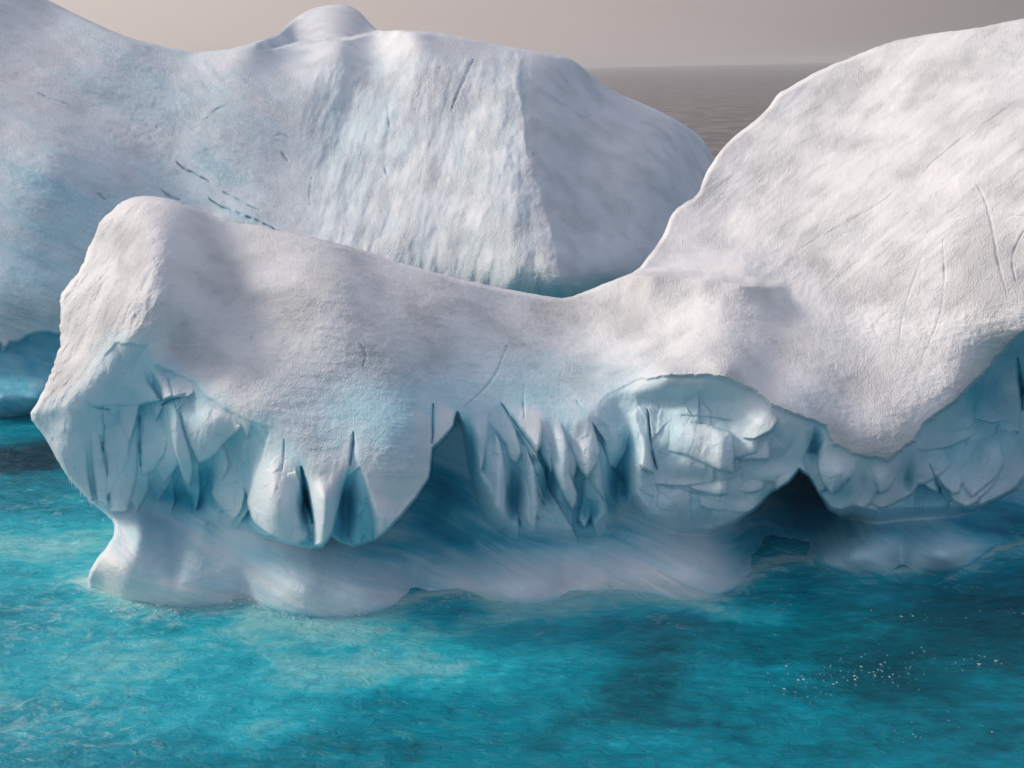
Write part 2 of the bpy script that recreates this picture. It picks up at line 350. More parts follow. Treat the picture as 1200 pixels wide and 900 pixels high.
WATER_BLOBS = [wblob(60, 640, 9, 7, 0, .42), wblob(230, 790, 10, 6, 0, .24), wblob(60, 800, 7, 8, 0, .20), wblob(470, 800, 7, 3.0, 0, .24), wblob(520, 760, 8, 4, 0, .18),  # pale patches: submerged ice, and mist painted as water colour
               wblob(10, 540, 9, 3.6, 0, -.8), wblob(20, 500, 12, 3.0, 0, .1), wblob(1050, 770, 13, 10, 0, -.22), wblob(1180, 700, 8, 6, 0, -.25), wblob(760, 800, 4, 3, 30, -.12),  # first blob paints the dark shade and reflection at far left
               wblob(900, 820, 4, 3, 0, .14), wblob(330, 850, 4, 1.6, 0, .25), wblob(860, 730, 3.4, 1.6, 0, .3), wblob(350, 745, 9, 2.2, 0, .2), wblob(680, 722, 12, 2.0, 0, .22), wblob(1050, 700, 9, 2.2, 0, .12)]
FOAM_BLOBS = [wblob(60, 740, 8, 5, 0, .75), wblob(170, 720, 5, 1.6, 0, 1.0), wblob(60, 850, 7, 5, 0, .8), wblob(260, 712, 4, .9, 0, 1.0), wblob(540, 712, 5, 1.0, 0, .72), wblob(620, 725, 3, .7, 0, .7), wblob(430, 735, 4, .7, 0, .7), wblob(40, 600, 8, 5, 0, .5)]
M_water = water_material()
xs = np.linspace(NEAR[0], NEAR[1], 860); 
ys = NEAR[2] + (NEAR[3] - NEAR[2]) * np.linspace(0, 1, 900) ** 1.45
GX, GY = np.meshgrid(xs, ys); X = GX.ravel(); Y = GY.ravel()
fade = np.minimum(sm(NEAR[0], NEAR[0] + 12, X) * sm(NEAR[1], NEAR[1] - 12, X), sm(NEAR[3], NEAR[3] - 25, Y))
Z = waves(X, Y) * fade
P = [np.stack([X, Y, Z], 1)]
nx, ny = len(xs), len(ys); I = np.arange(nx * ny).reshape(ny, nx)
F = [np.stack([I[:-1, :-1], I[:-1, 1:], I[1:, 1:], I[1:, :-1]], -1).reshape(-1, 4)]
c = nx * ny
# how much submerged ice shows through the water near the foot of the front iceberg
WLW = np.array([wp(a, b) for a, b in [(96, 684), (108, 690), (140, 704), (180, 711), (235, 713), (290, 708), (330, 718), (380, 724), (430, 721), (460, 712), (490, 703), (530, 694), (560, 698), (600, 708), (640, 706), (680, 697), (720, 694), (760, 697), (800, 704), (830, 705), (860, 692), (880, 676), (900, 662), (940, 656), (990, 671), (1040, 674), (1100, 672), (1130, 667), (1165, 646), (1200, 641)]])
sel = (X > -30) & (X < 40) & (Y > 30) & (Y < 60)
shelf = np.zeros(len(X)); shelf[sel] = near(WLW, X[sel], Y[sel], False)[0]
contact = np.where(sel, np.exp(-(shelf / .45) ** 2), 0)
shelf = np.where(sel, .75 * np.exp(-shelf / 2.0) + .5 * np.exp(-shelf / .35), 0)
B = 9000
fr = [(-B, -200, NEAR[0], B), (NEAR[1], -200, B, B), (NEAR[0], NEAR[3], NEAR[1], B), (NEAR[0], -200, NEAR[1], NEAR[2])]
for (a, b_, c_, d_) in fr:
    P.append(np.array([(a, b_, 0), (c_, b_, 0), (c_, d_, 0), (a, d_, 0)], float)); F.append(np.array([[c, c + 1, c + 2, c + 3]])); c += 4
SA = np.zeros((c, 4)); SA[:len(X), 0] = shelf; SA[:len(X), 1] = contact; SA[:, 3] = 1
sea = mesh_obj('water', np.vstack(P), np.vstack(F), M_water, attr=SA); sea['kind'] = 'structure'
sea['label'] = 'turquoise sea around the icebergs, grey brown towards the horizon'

# ------------------------------------------------------------------ front iceberg
FRONT = [(33, 488), (45, 470), (58, 440), (68, 415), (72, 395), (70, 378), (71, 362), (69, 350), (78, 335), (90, 322), (97, 308), (104, 292), (112, 274), (118, 257), (130, 248), (140, 238), (155, 231), (172, 229),
         (200, 233), (225, 242), (250, 253), (275, 261), (300, 263), (330, 271), (350, 274), (400, 286), (440, 298), (480, 311), (520, 322), (560, 332), (600, 340), (640, 347), (665, 350), (690, 340), (720, 328), (748, 317),
         (757, 303), (770, 288), (781, 268), (784, 255), (797, 240), (818, 230), (826, 205), (835, 190), (849, 170), (860, 160), (880, 145), (900, 128), (911, 109), (925, 103), (945, 90), (965, 80), (990, 70), (1015, 60), (1040, 50),
         (1060, 45), (1100, 38), (1130, 35), (1160, 30), (1185, 24), (1210, 20), (1260, 8), (1325, 6), (1330, 20), (1330, 770), (1325, 788), (1300, 790), (50, 790), (22, 788), (60, 740), (95, 706), (104, 690), (103, 674), (112, 656), (125, 641), (134, 627), (134, 612), (122, 601), (108, 590), (97, 579), (82, 562), (70, 545), (60, 525), (48, 506)]
WL = [(60, 694), (108, 690), (140, 704), (180, 711), (235, 713), (290, 708), (330, 718), (380, 724), (430, 721), (460, 712), (490, 703), (530, 694), (560, 698), (600, 708), (640, 706), (680, 697), (720, 694), (760, 697), (800, 704), (830, 705), (860, 692), (880, 676),
      (900, 662), (940, 656), (960, 664), (990, 671), (1040, 674), (1060, 671), (1100, 672), (1130, 667), (1150, 655), (1165, 646), (1200, 641), (1330, 640)]
WL = np.array(WL, float)
UP = [(33, 200), (0, 488), (30, 520), (70, 575), (100, 600), (140, 603), (175, 590), (215, 600), (248, 600), (270, 612), (290, 618), (305, 627), (335, 637), (365, 643), (379, 641), (388, 628), (396, 634), (415, 640), (437, 634), (452, 624), (470, 605), (488, 583), (503, 560), (507, 526), (520, 513), (532, 499), (536, 484),
      (543, 500), (552, 550), (572, 600), (600, 625), (640, 628), (690, 633), (715, 610), (728, 590), (742, 585), (760, 606), (790, 620), (830, 624), (862, 612), (885, 596), (905, 577), (912, 574), (925, 566), (937, 551), (948, 560), (960, 580), (972, 598), (985, 603), (1000, 600), (1025, 606), (1060, 602), (1100, 601), (1140, 597), (1165, 587), (1190, 574), (1205, 558), (1230, 535), (1330, 500), (1400, 500), (1400, -50)]
SOFT = [(0, 20), (230, 18), (270, 9), (305, 3), (320, 1.6), (540, 1.6), (575, 12), (720, 12), (760, 7), (840, 4), (880, 1.8), (960, 1.8), (1000, 9), (1110, 9), (1150, 2), (1400, 2)]
SNOW = [(0, 488), (33, 489), (75, 478), (104, 452), (118, 422), (135, 402), (172, 405), (183, 428), (205, 437), (225, 447), (245, 467), (270, 482), (300, 496), (318, 502), (345, 535), (362, 548), (385, 556), (405, 545), (413, 512), (425, 545), (447, 575), (470, 590), (505, 560), (507, 475), (533, 483), (560, 486), (588, 474),
        (625, 490), (650, 492), (675, 500), (695, 482), (710, 462), (745, 445), (790, 439), (845, 441), (860, 447), (880, 455), (905, 474), (940, 489), (968, 500), (975, 520), (1000, 532), (1040, 540), (1055, 527), (1072, 516), (1085, 495), (1120, 470), (1150, 440), (1188, 398), (1215, 380), (1340, 330), (1400, -50), (0, -50)]

UPPTS = [  # traced points of the snow slope and the hanging cliff with their distance in metres
    (33, 488, 45.5), (69, 350, 49.5), (104, 292, 51), (118, 257, 51.8), (165, 230, 52), (85, 420, 46.8), (110, 380, 46.8), (130, 320, 48.2), (150, 270, 49.5),
    (192, 300, 46.8), (180, 262, 48.8), (190, 350, 45.2), (175, 372, 44.9), (135, 400, 45.0), (110, 440, 44.6), (80, 475, 44.5),
    (240, 330, 47.7), (260, 380, 46.5), (230, 420, 45.4), (210, 400, 45.6), (300, 330, 48.0), (330, 380, 46.0), (320, 430, 44.6), (260, 450, 44.0), (300, 490, 43.0), (250, 253, 52), (300, 263, 52),
    (350, 274, 51), (400, 330, 47.8), (400, 400, 45.2), (400, 460, 43.7), (380, 520, 42.3), (350, 560, 41.8), (370, 630, 41.6), (320, 600, 42.2), (430, 600, 41.7), (470, 560, 41.9), (480, 500, 42.7), (440, 298, 51.5),
    (520, 322, 51.5), (520, 380, 48.2), (520, 440, 45.9), (545, 480, 44.9), (600, 340, 52.5), (610, 400, 49.3), (620, 450, 46.8), (620, 490, 45.0), (665, 350, 52.8), (690, 400, 50.2), (700, 440, 47.3), (690, 490, 44.8),
    (560, 540, 44.4), (600, 600, 44.3), (650, 560, 44.2), (700, 600, 44.2), (740, 540, 44.0), (700, 540, 44.2),
    (748, 318, 53), (770, 360, 51), (780, 410, 47.5), (780, 440, 44.0), (850, 440, 43.2), (780, 470, 44.4), (850, 480, 43.6), (900, 480, 42.7), (820, 520, 43.3), (880, 550, 42.9), (780, 560, 43.6), (800, 610, 43.8), (860, 605, 43.5), (930, 540, 43.0), (950, 495, 43.0),
    (760, 303, 54), (784, 255, 56.5), (826, 205, 58.5), (860, 160, 60.5), (911, 109, 62), (990, 70, 62.5), (1100, 38, 60.5), (1210, 20, 58.5), (1330, 6, 56),
    (830, 330, 51.3), (870, 320, 51.5), (900, 340, 50.8), (850, 280, 55), (900, 220, 57), (950, 300, 52.3), (950, 160, 58.8), (1050, 150, 56.6), (1150, 130, 54), (1050, 250, 51.8), (1150, 250, 49.3), (1000, 380, 48.6), (1100, 350, 47.6), (1200, 330, 46.2), (1000, 450, 45.7), (1100, 430, 45.4), (880, 390, 47.6), (900, 440, 45.0), (960, 430, 46.1),
    (1200, 390, 45.3), (1140, 450, 45.2), (1085, 500, 44.2), (1055, 535, 43.6), (1000, 530, 43.2), (970, 590, 43.8), (1020, 600, 44.1), (1000, 565, 43.3), (1330, 200, 47), (1330, 350, 44.5),
    (1180, 450, 47.5), (1120, 530, 44.8), (1180, 520, 45.3), (1100, 590, 44.2), (1160, 580, 44.4), (1200, 540, 46.0), (1330, 480, 46.5), (1060, 570, 44.8),
    (100, 520, 44.6), (60, 510, 45.2), (150, 480, 44.6), (150, 550, 45.0), (200, 480, 44.4), (215, 540, 44.2), (200, 575, 45.6), (110, 580, 45.6), (270, 540, 43.9), (270, 590, 44.2), (134, 612, 46)]
LOPTS = [  # waterline foot and the wave-cut notch behind the hanging edge (None = standing in the water)
    (125, 595, 46.6), (134, 620, 46.0), (104, 680, 45.4), (120, 660, 44.9), (160, 640, 44.6), (185, 600, 47.0), (205, 580, 47.4), (200, 620, 46.6), (230, 630, 46.0), (230, 665, 44.6), (150, 680, 44.0), (270, 640, 45.4), (300, 660, 44.6), (350, 680, 43.8), (390, 670, 44.3), (380, 640, 45.4), (440, 640, 46.2), (420, 680, 44.2), (460, 670, 45.4), (290, 610, 45.6),
    (500, 600, 48.6), (520, 540, 49), (535, 500, 48.5), (480, 630, 47.2), (540, 640, 47.0), (560, 590, 47.6), (540, 670, 45.8), (600, 640, 46.2), (600, 680, 44.9), (660, 640, 46.0), (660, 675, 45.1), (720, 640, 46.0), (740, 600, 47.0), (720, 670, 45.2), (790, 640, 45.8), (780, 675, 44.6), (830, 650, 45.6), (840, 680, 44.4), (860, 630, 47.5), (880, 650, 48.0),
    (930, 590, 52.9), (910, 600, 51.9), (960, 610, 51.2), (930, 625, 50.0), (935, 560, 55.5), (900, 630, 49.9), (940, 645, 48.8), (985, 625, 49.0), (1000, 645, 46.5), (1040, 655, 46.0), (1030, 620, 47.8), (1060, 640, 46.4), (1100, 640, 46.0), (1110, 660, 45.6), (1130, 620, 48.2), (1150, 630, 48.0), (1080, 610, 48.3), (1180, 600, 51.4), (1200, 620, 50.7), (1250, 580, 53), (1330, 600, 51.5)]
for (x, y) in WL[::1]: LOPTS.append((x, y, float(yplane(np.array([x]), np.array([y]))[0])))
for (x, y) in WL[::3]: LOPTS.append((x, y + 40, float(yplane(np.array([x]), np.array([y]))[0]) + .3))

G = 1.0
# outlines of the hanging blades and facets of the cliff: (outline, cover, edge roundness px, side of the crisp edge in degrees)
LOBES = [
    # left block
    ([(20, 470), (98, 470), (101, 500), (104, 530), (106, 560), (112, 590), (90, 600), (20, 520)], 1.0, 9, 100),
    ([(101, 478), (120, 480), (124, 500), (120, 520), (127, 560), (128, 590), (112, 585), (107, 545)], 1.0, 5, 80),
    ([(124, 470), (160, 468), (163, 500), (163, 560), (150, 600), (128, 600), (126, 562), (122, 520), (128, 495)], .95, 8, 90),
    ([(165, 482), (192, 474), (191, 500), (193, 550), (180, 552), (165, 560), (164, 520)], .85, 7, 100),
    ([(97, 425), (140, 410), (168, 415), (172, 440), (192, 470), (160, 476), (100, 476)], .9, 9, 60),
    ([(193, 470), (205, 466), (214, 490), (222, 520), (228, 552), (222, 572), (214, 560), (203, 530), (196, 500)], 1.25, 5, 80),
    ([(205, 470), (240, 462), (275, 485), (285, 500), (268, 515), (250, 535), (232, 545), (222, 525), (212, 495)], 1.2, 8, 70),
    ([(170, 415), (182, 430), (196, 440), (205, 464), (190, 470), (186, 450), (175, 432)], 1.1, 4, 80),
    ([(206, 435), (225, 440), (228, 460), (222, 466), (200, 467), (196, 445)], 1.0, 4, 90),
    ([(252, 545), (270, 520), (292, 515), (286, 560), (282, 600), (262, 600), (246, 580)], .9, 6, 150),
    ([(318, 498), (332, 510), (350, 540), (352, 562), (355, 590), (366, 632), (350, 640), (320, 630), (297, 612), (288, 588), (296, 560), (308, 530)], 1.15, 9, 150),
    ([(354, 500), (380, 520), (412, 508), (411, 540), (402, 575), (393, 610), (388, 628), (378, 641), (367, 640), (366, 610), (360, 575), (352, 545)], 1.25, 7, 40),
    ([(416, 505), (440, 480), (505, 480), (508, 530), (504, 560), (488, 583), (470, 606), (450, 626), (438, 634), (436, 610), (430, 580), (422, 550), (416, 530)], 1.3, 9, 40),
    ([(396, 600), (415, 600), (430, 634), (396, 640)], .35, 12, 90),
    ([(510, 470), (533, 478), (532, 500), (520, 514), (508, 528), (507, 500)], 1.15, 5, 30),
    # middle blades
    ([(537, 530), (545, 515), (550, 540), (555, 575), (560, 610), (545, 620), (530, 600), (528, 560)], .35, 7, 0),
    ([(541, 470), (575, 478), (572, 510), (567, 545), (560, 560), (552, 520), (546, 500)], .95, 8, 60),
    ([(578, 504), (586, 515), (592, 540), (594, 570), (592, 620), (572, 625), (566, 600), (566, 560), (571, 530)], 1.15, 6, 10),
    ([(580, 470), (592, 480), (606, 505), (612, 530), (606, 545), (596, 540), (588, 514), (578, 500)], .95, 6, 30),
    ([(609, 515), (618, 525), (628, 550), (632, 590), (628, 625), (615, 625), (617, 580), (612, 545)], 1.05, 5, 0),
    ([(591, 473), (630, 470), (636, 500), (634, 520), (630, 531), (620, 518), (606, 498)], 1.15, 5, 30),
    ([(630, 560), (650, 590), (672, 625), (640, 640), (624, 635)], .6, 12, 60),
    ([(638, 480), (655, 490), (664, 510), (669, 540), (668, 554), (677, 578), (676, 590), (671, 600), (655, 572), (640, 535), (635, 515)], 1.15, 5, 20),
    ([(662, 500), (690, 480), (698, 505), (704, 528), (700, 545), (687, 563), (678, 552), (668, 530)], 1.05, 6, 40),
    ([(702, 500), (735, 490), (739, 510), (734, 530), (722, 552), (712, 545), (706, 525)], .9, 6, 40),
    ([(700, 545), (706, 548), (709, 570), (706, 600), (696, 590), (692, 570)], .55, 5, 0),
    ([(682, 575), (692, 585), (693, 605), (685, 620), (676, 608)], .8, 4, 30),
    # right block
    ([(744, 478), (757, 478), (762, 520), (768, 556), (758, 552), (748, 545), (749, 520), (744, 498)], 1.15, 4, 90),
    ([(735, 500), (747, 520), (748, 552), (765, 560), (766, 600), (745, 590), (730, 560), (728, 535)], .8, 7, 150),
    ([(761, 470), (780, 486), (830, 495), (858, 505), (861, 530), (860, 556), (838, 552), (800, 535), (775, 530), (770, 545)], 1.15, 7, 30),
    ([(764, 530), (800, 534), (838, 552), (856, 560), (853, 580), (840, 581), (820, 577), (800, 570), (775, 568), (768, 556)], .95, 5, 70),
    ([(748, 568), (775, 565), (800, 572), (804, 605), (800, 622), (780, 618), (758, 600), (748, 585)], .85, 8, 110),
    ([(804, 574), (832, 582), (834, 600), (828, 622), (808, 622)], .7, 7, 60),
    ([(865, 480), (880, 472), (905, 470), (914, 490), (905, 506), (885, 517), (868, 515), (859, 500)], 1.12, 14, 60),
    ([(862, 512), (900, 512), (904, 525), (902, 540), (863, 540)], 1.1, 4, 60),
    ([(861, 541), (895, 541), (900, 560), (895, 575), (880, 580), (858, 576)], .9, 4, 70),
    ([(905, 510), (930, 490), (955, 498), (952, 515), (945, 530), (938, 550), (905, 545), (903, 525)], .9, 6, 30),
    ([(897, 545), (938, 548), (925, 567), (911, 576), (903, 562)], 1.05, 4, 60),
    ([(896, 562), (902, 578), (895, 580), (889, 575)], .8, 2, 90),
    ([(855, 580), (885, 580), (900, 580), (870, 608), (855, 615), (835, 620), (833, 585)], .45, 5, 60),
    ([(973, 500), (1000, 528), (1020, 530), (1012, 545), (1000, 560), (988, 570), (976, 582), (963, 566), (957, 545), (958, 525)], 1.2, 6, 130),
    ([(1000, 562), (1004, 555), (1006, 570), (1003, 578), (990, 582), (980, 580)], .8, 3, 60),
    ([(947, 540), (953, 550), (968, 575), (972, 598), (960, 582), (948, 562)], .7, 3, 200),
    ([(1014, 530), (1045, 534), (1058, 528), (1055, 545), (1048, 565), (1042, 574), (1030, 580), (1022, 565), (1015, 548)], 1.15, 5, 60),
    ([(975, 585), (1010, 575), (1030, 590), (1040, 600), (1000, 604), (982, 602)], .6, 6, 100),
    # far right hollow
    ([(1068, 520), (1095, 490), (1130, 465), (1160, 470), (1165, 500), (1140, 512), (1110, 525), (1080, 530)], .8, 14, 90),
    ([(1070, 540), (1085, 545), (1098, 560), (1102, 578), (1090, 575), (1075, 562)], .75, 4, 100),
    ([(1085, 535), (1125, 530), (1130, 560), (1125, 578), (1116, 580), (1104, 570), (1090, 550)], .95, 5, 80),
    ([(1118, 528), (1135, 508), (1165, 490), (1196, 470), (1200, 545), (1190, 574), (1172, 562), (1150, 572), (1136, 560), (1128, 545)], .9, 16, 60),
    ([(1155, 450), (1190, 425), (1197, 470), (1196, 510), (1165, 505), (1150, 475)], .8, 8, 0)]
# the wall between them is packed with smaller overlapping pleats and slabs
_r = random.Random(4)
def pleats(n, x0, x1, y0, y1, w0, w1, h0, h1, lean, c0, c1, ang, slab=False):
    for _ in range(n):
        x = _r.uniform(x0, x1); y = _r.uniform(y0, y1); w = _r.uniform(w0, w1) / 2; h = _r.uniform(h0, h1) / 2; l = lean + _r.uniform(-.15, .15)
        if slab: q = [(-1, -1), (0, -1.1), (1, -.9), (1.05, 0), (.95, .8), (.1, 1), (-.9, .85)]
        else: q = [(-.5, -.8), (0, -1.1), (.6, -.7), (1, 0), (.8, .5), (.15, 1.15), (-.5, .7), (-.9, .1)]
        LOBES.append(([(x + a * w - b * h * l + _r.uniform(-2, 2), y + b * h + _r.uniform(-2, 2)) for a, b in q], _r.uniform(c0, c1), _r.uniform(4, 9), ang + _r.uniform(-25, 25)))
pleats(46, 535, 735, 480, 615, 18, 34, 55, 110, -.3, .62, .92, 30)
pleats(26, 100, 300, 430, 590, 24, 44, 50, 100, .05, .62, .92, 40)
pleats(7, 760, 930, 500, 600, 60, 110, 40, 70, -.25, .8, 1.1, 70, True)
pleats(9, 980, 1195, 530, 595, 54, 90, 50, 90, .2, .65, 1.0, 60)
pleats(10, 1080, 1200, 440, 530, 36, 60, 40, 70, .4, .6, .8, 60, True)
# cracks: (line, width px, depth m, blue)
CRACKS = [
    ([(110, 477), (118, 478), (130, 480)], 1.4, .4, .5), ([(189, 475), (200, 469), (218, 462)], 1.6, .5, .6), ([(117, 510), (122, 530), (126, 558)], 1.4, .4, .5), ([(164, 487), (163, 510), (165, 545)], 1.4, .5, .5),
    ([(333, 515), (333, 540), (331, 552)], 1.0, .3, .3), ([(353, 548), (358, 575), (366, 612)], 3.0, 1.6, .9), ([(414, 507), (413, 525), (410, 545)], 1.6, .8, .6), ([(508, 474), (507, 500), (506, 520)], 1.6, .8, .6),
    ([(588, 474), (600, 490), (612, 508), (628, 530)], 1.2, .5, .4), ([(614, 465), (615, 490)], 1.0, .2, .2), ([(759, 480), (761, 505), (765, 535), (770, 550)], 1.2, .9, .9),
    ([(800, 487), (835, 489), (860, 493)], .9, .25, .3), ([(776, 570), (800, 573), (806, 576), (822, 580), (845, 582)], 1.0, .3, .4), ([(1089, 545), (1097, 562), (1103, 578)], 1.2, .5, .5), ([(1192, 420), (1197, 450), (1198, 480)], 2.5, 1.2, .9),
    # fine cracks of the slopes
    ([(1205, 108), (1170, 135), (1130, 160), (1108, 178), (1090, 192), (1083, 202)], 1.2, .16, .05), ([(1060, 215), (1030, 240), (990, 262), (960, 278), (942, 288)], 1.1, .12, .03), ([(1145, 215), (1155, 235), (1162, 260), (1168, 300), (1180, 345)], 1.6, .2, .04), ([(1186, 252), (1205, 254)], 1.2, .15, .05), ([(1200, 270), (1185, 300), (1190, 330)], 1.2, .15, .03),
    ([(1105, 280), (1108, 330), (1100, 380), (1080, 420)], 1.2, .12, .02), ([(1080, 300), (1060, 360), (1050, 420)], 1.0, .1, .02), ([(295, 395), (294, 408)], 1.6, .25, .1), ([(595, 405), (585, 430), (570, 455), (545, 475)], 1.3, .15, .25), ([(420, 400), (430, 415), (425, 430)], 1.2, .15, .25), ([(614, 450), (613, 480)], 1.0, .12, .2), ([(676, 470), (682, 478)], 1.4, .15, .2)]

DEEP = [(357, 590, 6, 30, .5), (405, 590, 10, 40, .6), (500, 500, 5, 20, .3), (545, 530, 10, 30, .7), (525, 560, 25, 40, .5), (603, 580, 9, 30, .5), (640, 570, 9, 20, .4), (726, 575, 12, 35, .9), (690, 600, 14, 14, .4), (215, 590, 30, 16, .5), (240, 560, 16, 25, .4),
        (955, 520, 8, 20, .4), (1062, 560, 7, 16, .25), (1150, 470, 18, 26, .15), (905, 590, 12, 10, .3), (735, 525, 8, 20, .3), (290, 560, 6, 40, .2)]
CLIFF = [(75, 520, 22, 50, .5), (150, 500, 30, 60, -.4), (205, 500, 12, 60, .5), (250, 490, 26, 24, .5), (185, 575, 34, 22, -.8), (270, 520, 16, 40, -.5), (320, 580, 20, 44, .6), (345, 600, 8, 30, -.3), (380, 585, 10, 50, .6), (405, 590, 8, 40, -.5), (450, 560, 26, 50, .5),
         (560, 500, 16, 40, .4), (545, 560, 9, 40, -.5), (583, 570, 10, 50, .5), (604, 575, 8, 34, -.5), (624, 580, 9, 40, .4), (645, 560, 8, 30, -.3), (660, 540, 12, 50, .4), (690, 530, 12, 40, .3), (725, 580, 13, 40, -.7), (750, 560, 12, 50, .3), (800, 468, 60, 9, -.4), (805, 510, 40, 24, .3), (820, 562, 40, 10, -.3), (820, 618, 80, 10, -.5), (845, 545, 12, 50, .3), (905, 540, 20, 26, -.3), (775, 595, 26, 22, .4), (818, 600, 14, 16, .2), (886, 490, 26, 18, .35), (885, 528, 20, 14, .15), (925, 520, 20, 24, .2), (905, 556, 20, 12, .3),
         (990, 550, 18, 26, .6), (1010, 570, 6, 20, -.25), (1035, 555, 14, 22, .5), (1063, 555, 6, 26, -.45), (1150, 440, 30, 40, -.5), (1110, 545, 20, 30, .4), (1165, 530, 26, 36, .6), (1080, 590, 40, 10, -.3)]
def front_depth(px, py, detail=True):
    nz = lambda f, s, o=3: fbm(np.stack([px * f, py * f, np.full(len(px), s)], 1), o)
    wx = px + 2.2 * nz(.03, 1.) + .9 * nz(.15, 2., 2); wy = py + 2.2 * nz(.03, 5.) + .9 * nz(.15, 6., 2)
    Yu = UPF(px, py); Yl = LOF(px, py)
    dsnow = -sdf(SNOW, wx, wy, 90)          # >0 below the snow line
    Gd = np.interp(px, [0, 720, 770, 940, 970, 1400], [1.6, 1.6, 2.2, 2.2, 2.1, 2.1]) * sm(-4, 34, dsnow)
    lean = wx + (wy - 540) * np.interp(px, [0, 250, 480, 560, 700, 760, 950, 1200], [.05, .12, -.1, -.15, -.45, -.1, .25, .2])
    fa = np.interp(px, [0, 240, 300, 700, 740, 940, 980, 1400], [.35, .45, .6, .65, .22, .22, .4, .4])
    cover = np.interp(px, [0, 240, 290, 720, 745, 935, 955, 1400], [.64, .6, .55, .55, .78, .78, .6, .62]) + fa * (.42 * facets(lean / 40, wy / 95, 3) + .13 * facets(lean / 17 + .3, wy / 40, 9)) + .15 * nz(.02, 21., 3)
    for poly, cv, w, ang in LOBES:
        p_ = np.array(poly, float); pn = np.roll(p_, -1, 0); sp_ = np.empty((2 * len(p_), 2)); sp_[0::2] = p_ * .88 + pn * .12; sp_[1::2] = p_ * .12 + pn * .88
        lo, hi = sp_.min(0) - 2, sp_.max(0) + 2
        m = np.where((wx > lo[0]) & (wx < hi[0]) & (wy > lo[1]) & (wy < hi[1]))[0]
        m = m[inside(sp_, wx[m], wy[m])]
        d, bx, by, _ = near(sp_, wx[m], wy[m])
        ox, oy = (bx - wx[m]) / (d + 1e-6), (by - wy[m]) / (d + 1e-6)
        k = np.clip(.5 + .75 * (ox * math.cos(R(ang)) + oy * math.sin(R(ang))), 0, 1)
        # height rises gently from the soft side and breaks off at the crisp side
        cen = (wx[m] * math.cos(R(ang)) + wy[m] * math.sin(R(ang))); cen = (cen - cen.min()) / (np.ptp(cen) + 1e-6)
        ww = 1.3 * (1 - .0 * k) * k + (1 - k) * w * 1.5
        b0 = .42
        h = b0 + ((cv - b0) * (.2 + .8 * cen) + .12) * (1 - np.exp(-d / (.8 + (1 - k) * w * .35) * 1.6)) + .06 * (1 - np.exp(-d / w)) - .12
        o = h > cover[m]; cover[m[o]] = h[o]
    cover = cover - blobs(px, py, DEEP)
    cover = cover + fa * .05 * facets(lean / 9 + .7, wy / 15, 14)
    dst = dsnow + 5 * nz(.09, 33., 4)
    brow = np.interp(px, [0, 100, 140, 235, 300, 340, 690, 740, 860, 950, 1040, 1070, 1120, 1200], [0, 0, .12, .1, .05, 0, 0, .1, .6, .35, .25, 1.1, 2.4, 2.6])
    Yu = Yu + Gd * (1 - cover) + brow * sm(-1.5, 2.5, dst)
    crk = np.zeros(len(px)); crd = np.zeros(len(px))
    for ln, w, dp, bl in CRACKS:
        l = smooth_poly(ln, 2, False); lo, hi = l.min(0) - 8, l.max(0) + 8
        m = np.where((wx > lo[0]) & (wx < hi[0]) & (wy > lo[1]) & (wy < hi[1]))[0]
        d, _, _, run = near(l, wx[m], wy[m], False); ww = w * (.35 + 1.1 * np.sin(np.pi * np.clip(run, 0.02, .98)) ** .7)
        ww = ww * .75 ; bl = bl * .5; dp = dp * .33 * (.55 + .9 * np.clip(.5 + 1.2 * noise(np.stack([wx[m] * .06, wy[m] * .06, wx[m] * 0], 1)), 0, 1)); q = np.exp(-(d / ww) ** 2)
        crd[m] = np.maximum(crd[m], dp * q); crk[m] = np.maximum(crk[m], bl * q)
    Yu = Yu + crd - sm(0, 30, dsnow) * blobs(px, py, CLIFF)
    su = sdf(UP, wx, wy, 200); soft = np.interp(px, *np.array(SOFT).T)
    t = sm(-1, 1, su / soft)
    Yl = Yl + .25 * crd
    Y = Yl + (Yu - Yl) * t
    sw = np.interp(px, [0, 280, 340, 690, 745, 800], [16, 20, 22, 22, 12, 2.5]); snow = sm(1, -1, (np.where(px < 710, dsnow + 9 * nz(.05, 31., 4), dst) + np.interp(px, [0, 690, 740], [.5, .5, 0.]) * sw) / sw) * t
    return Y, t, snow, cover, crk, dsnow, su

UPF = tps(UPPTS); LOF = tps(LOPTS)
def facets(u, v, seed=0, jit=.8):
    """fractured plates: every cell is a small plane with its own height and tilt"""
    iu, iv = np.floor(u).astype(int), np.floor(v).astype(int)
    best = np.full(len(u), 1e9); h = np.zeros(len(u))
    for a in (-1, 0, 1):
        for b in (-1, 0, 1):
            cu, cv = iu + a, iv + b; k = PERM[(PERM[(cu + seed) & 255] + cv) & 255]; g = GR[k]; g2 = GR[(k + 77) & 255]
            x = u - (cu + .5 + g[:, 0] * jit * .6); y = v - (cv + .5 + g[:, 1] * jit * .6)
            d = x * x + y * y; m = d < best; best[m] = d[m]; h[m] = (.5 * g[:, 2] + .55 * g2[:, 0] * x + .55 * g2[:, 1] * y)[m]
    return h
def flat_noise(P, ang, fx, fy, fz, octv=4, ridge=False, gain=.5):
    """noise stretched along a direction in the x-z plane of the ice"""
    c, s = math.cos(R(ang)), math.sin(R(ang))
    Q = np.stack([(P[:, 0] * c + P[:, 2] * s) * fx, (-P[:, 0] * s + P[:, 2] * c) * fy, P[:, 1] * fz], 1)
    return fbm(Q, octv, gain, ridge)

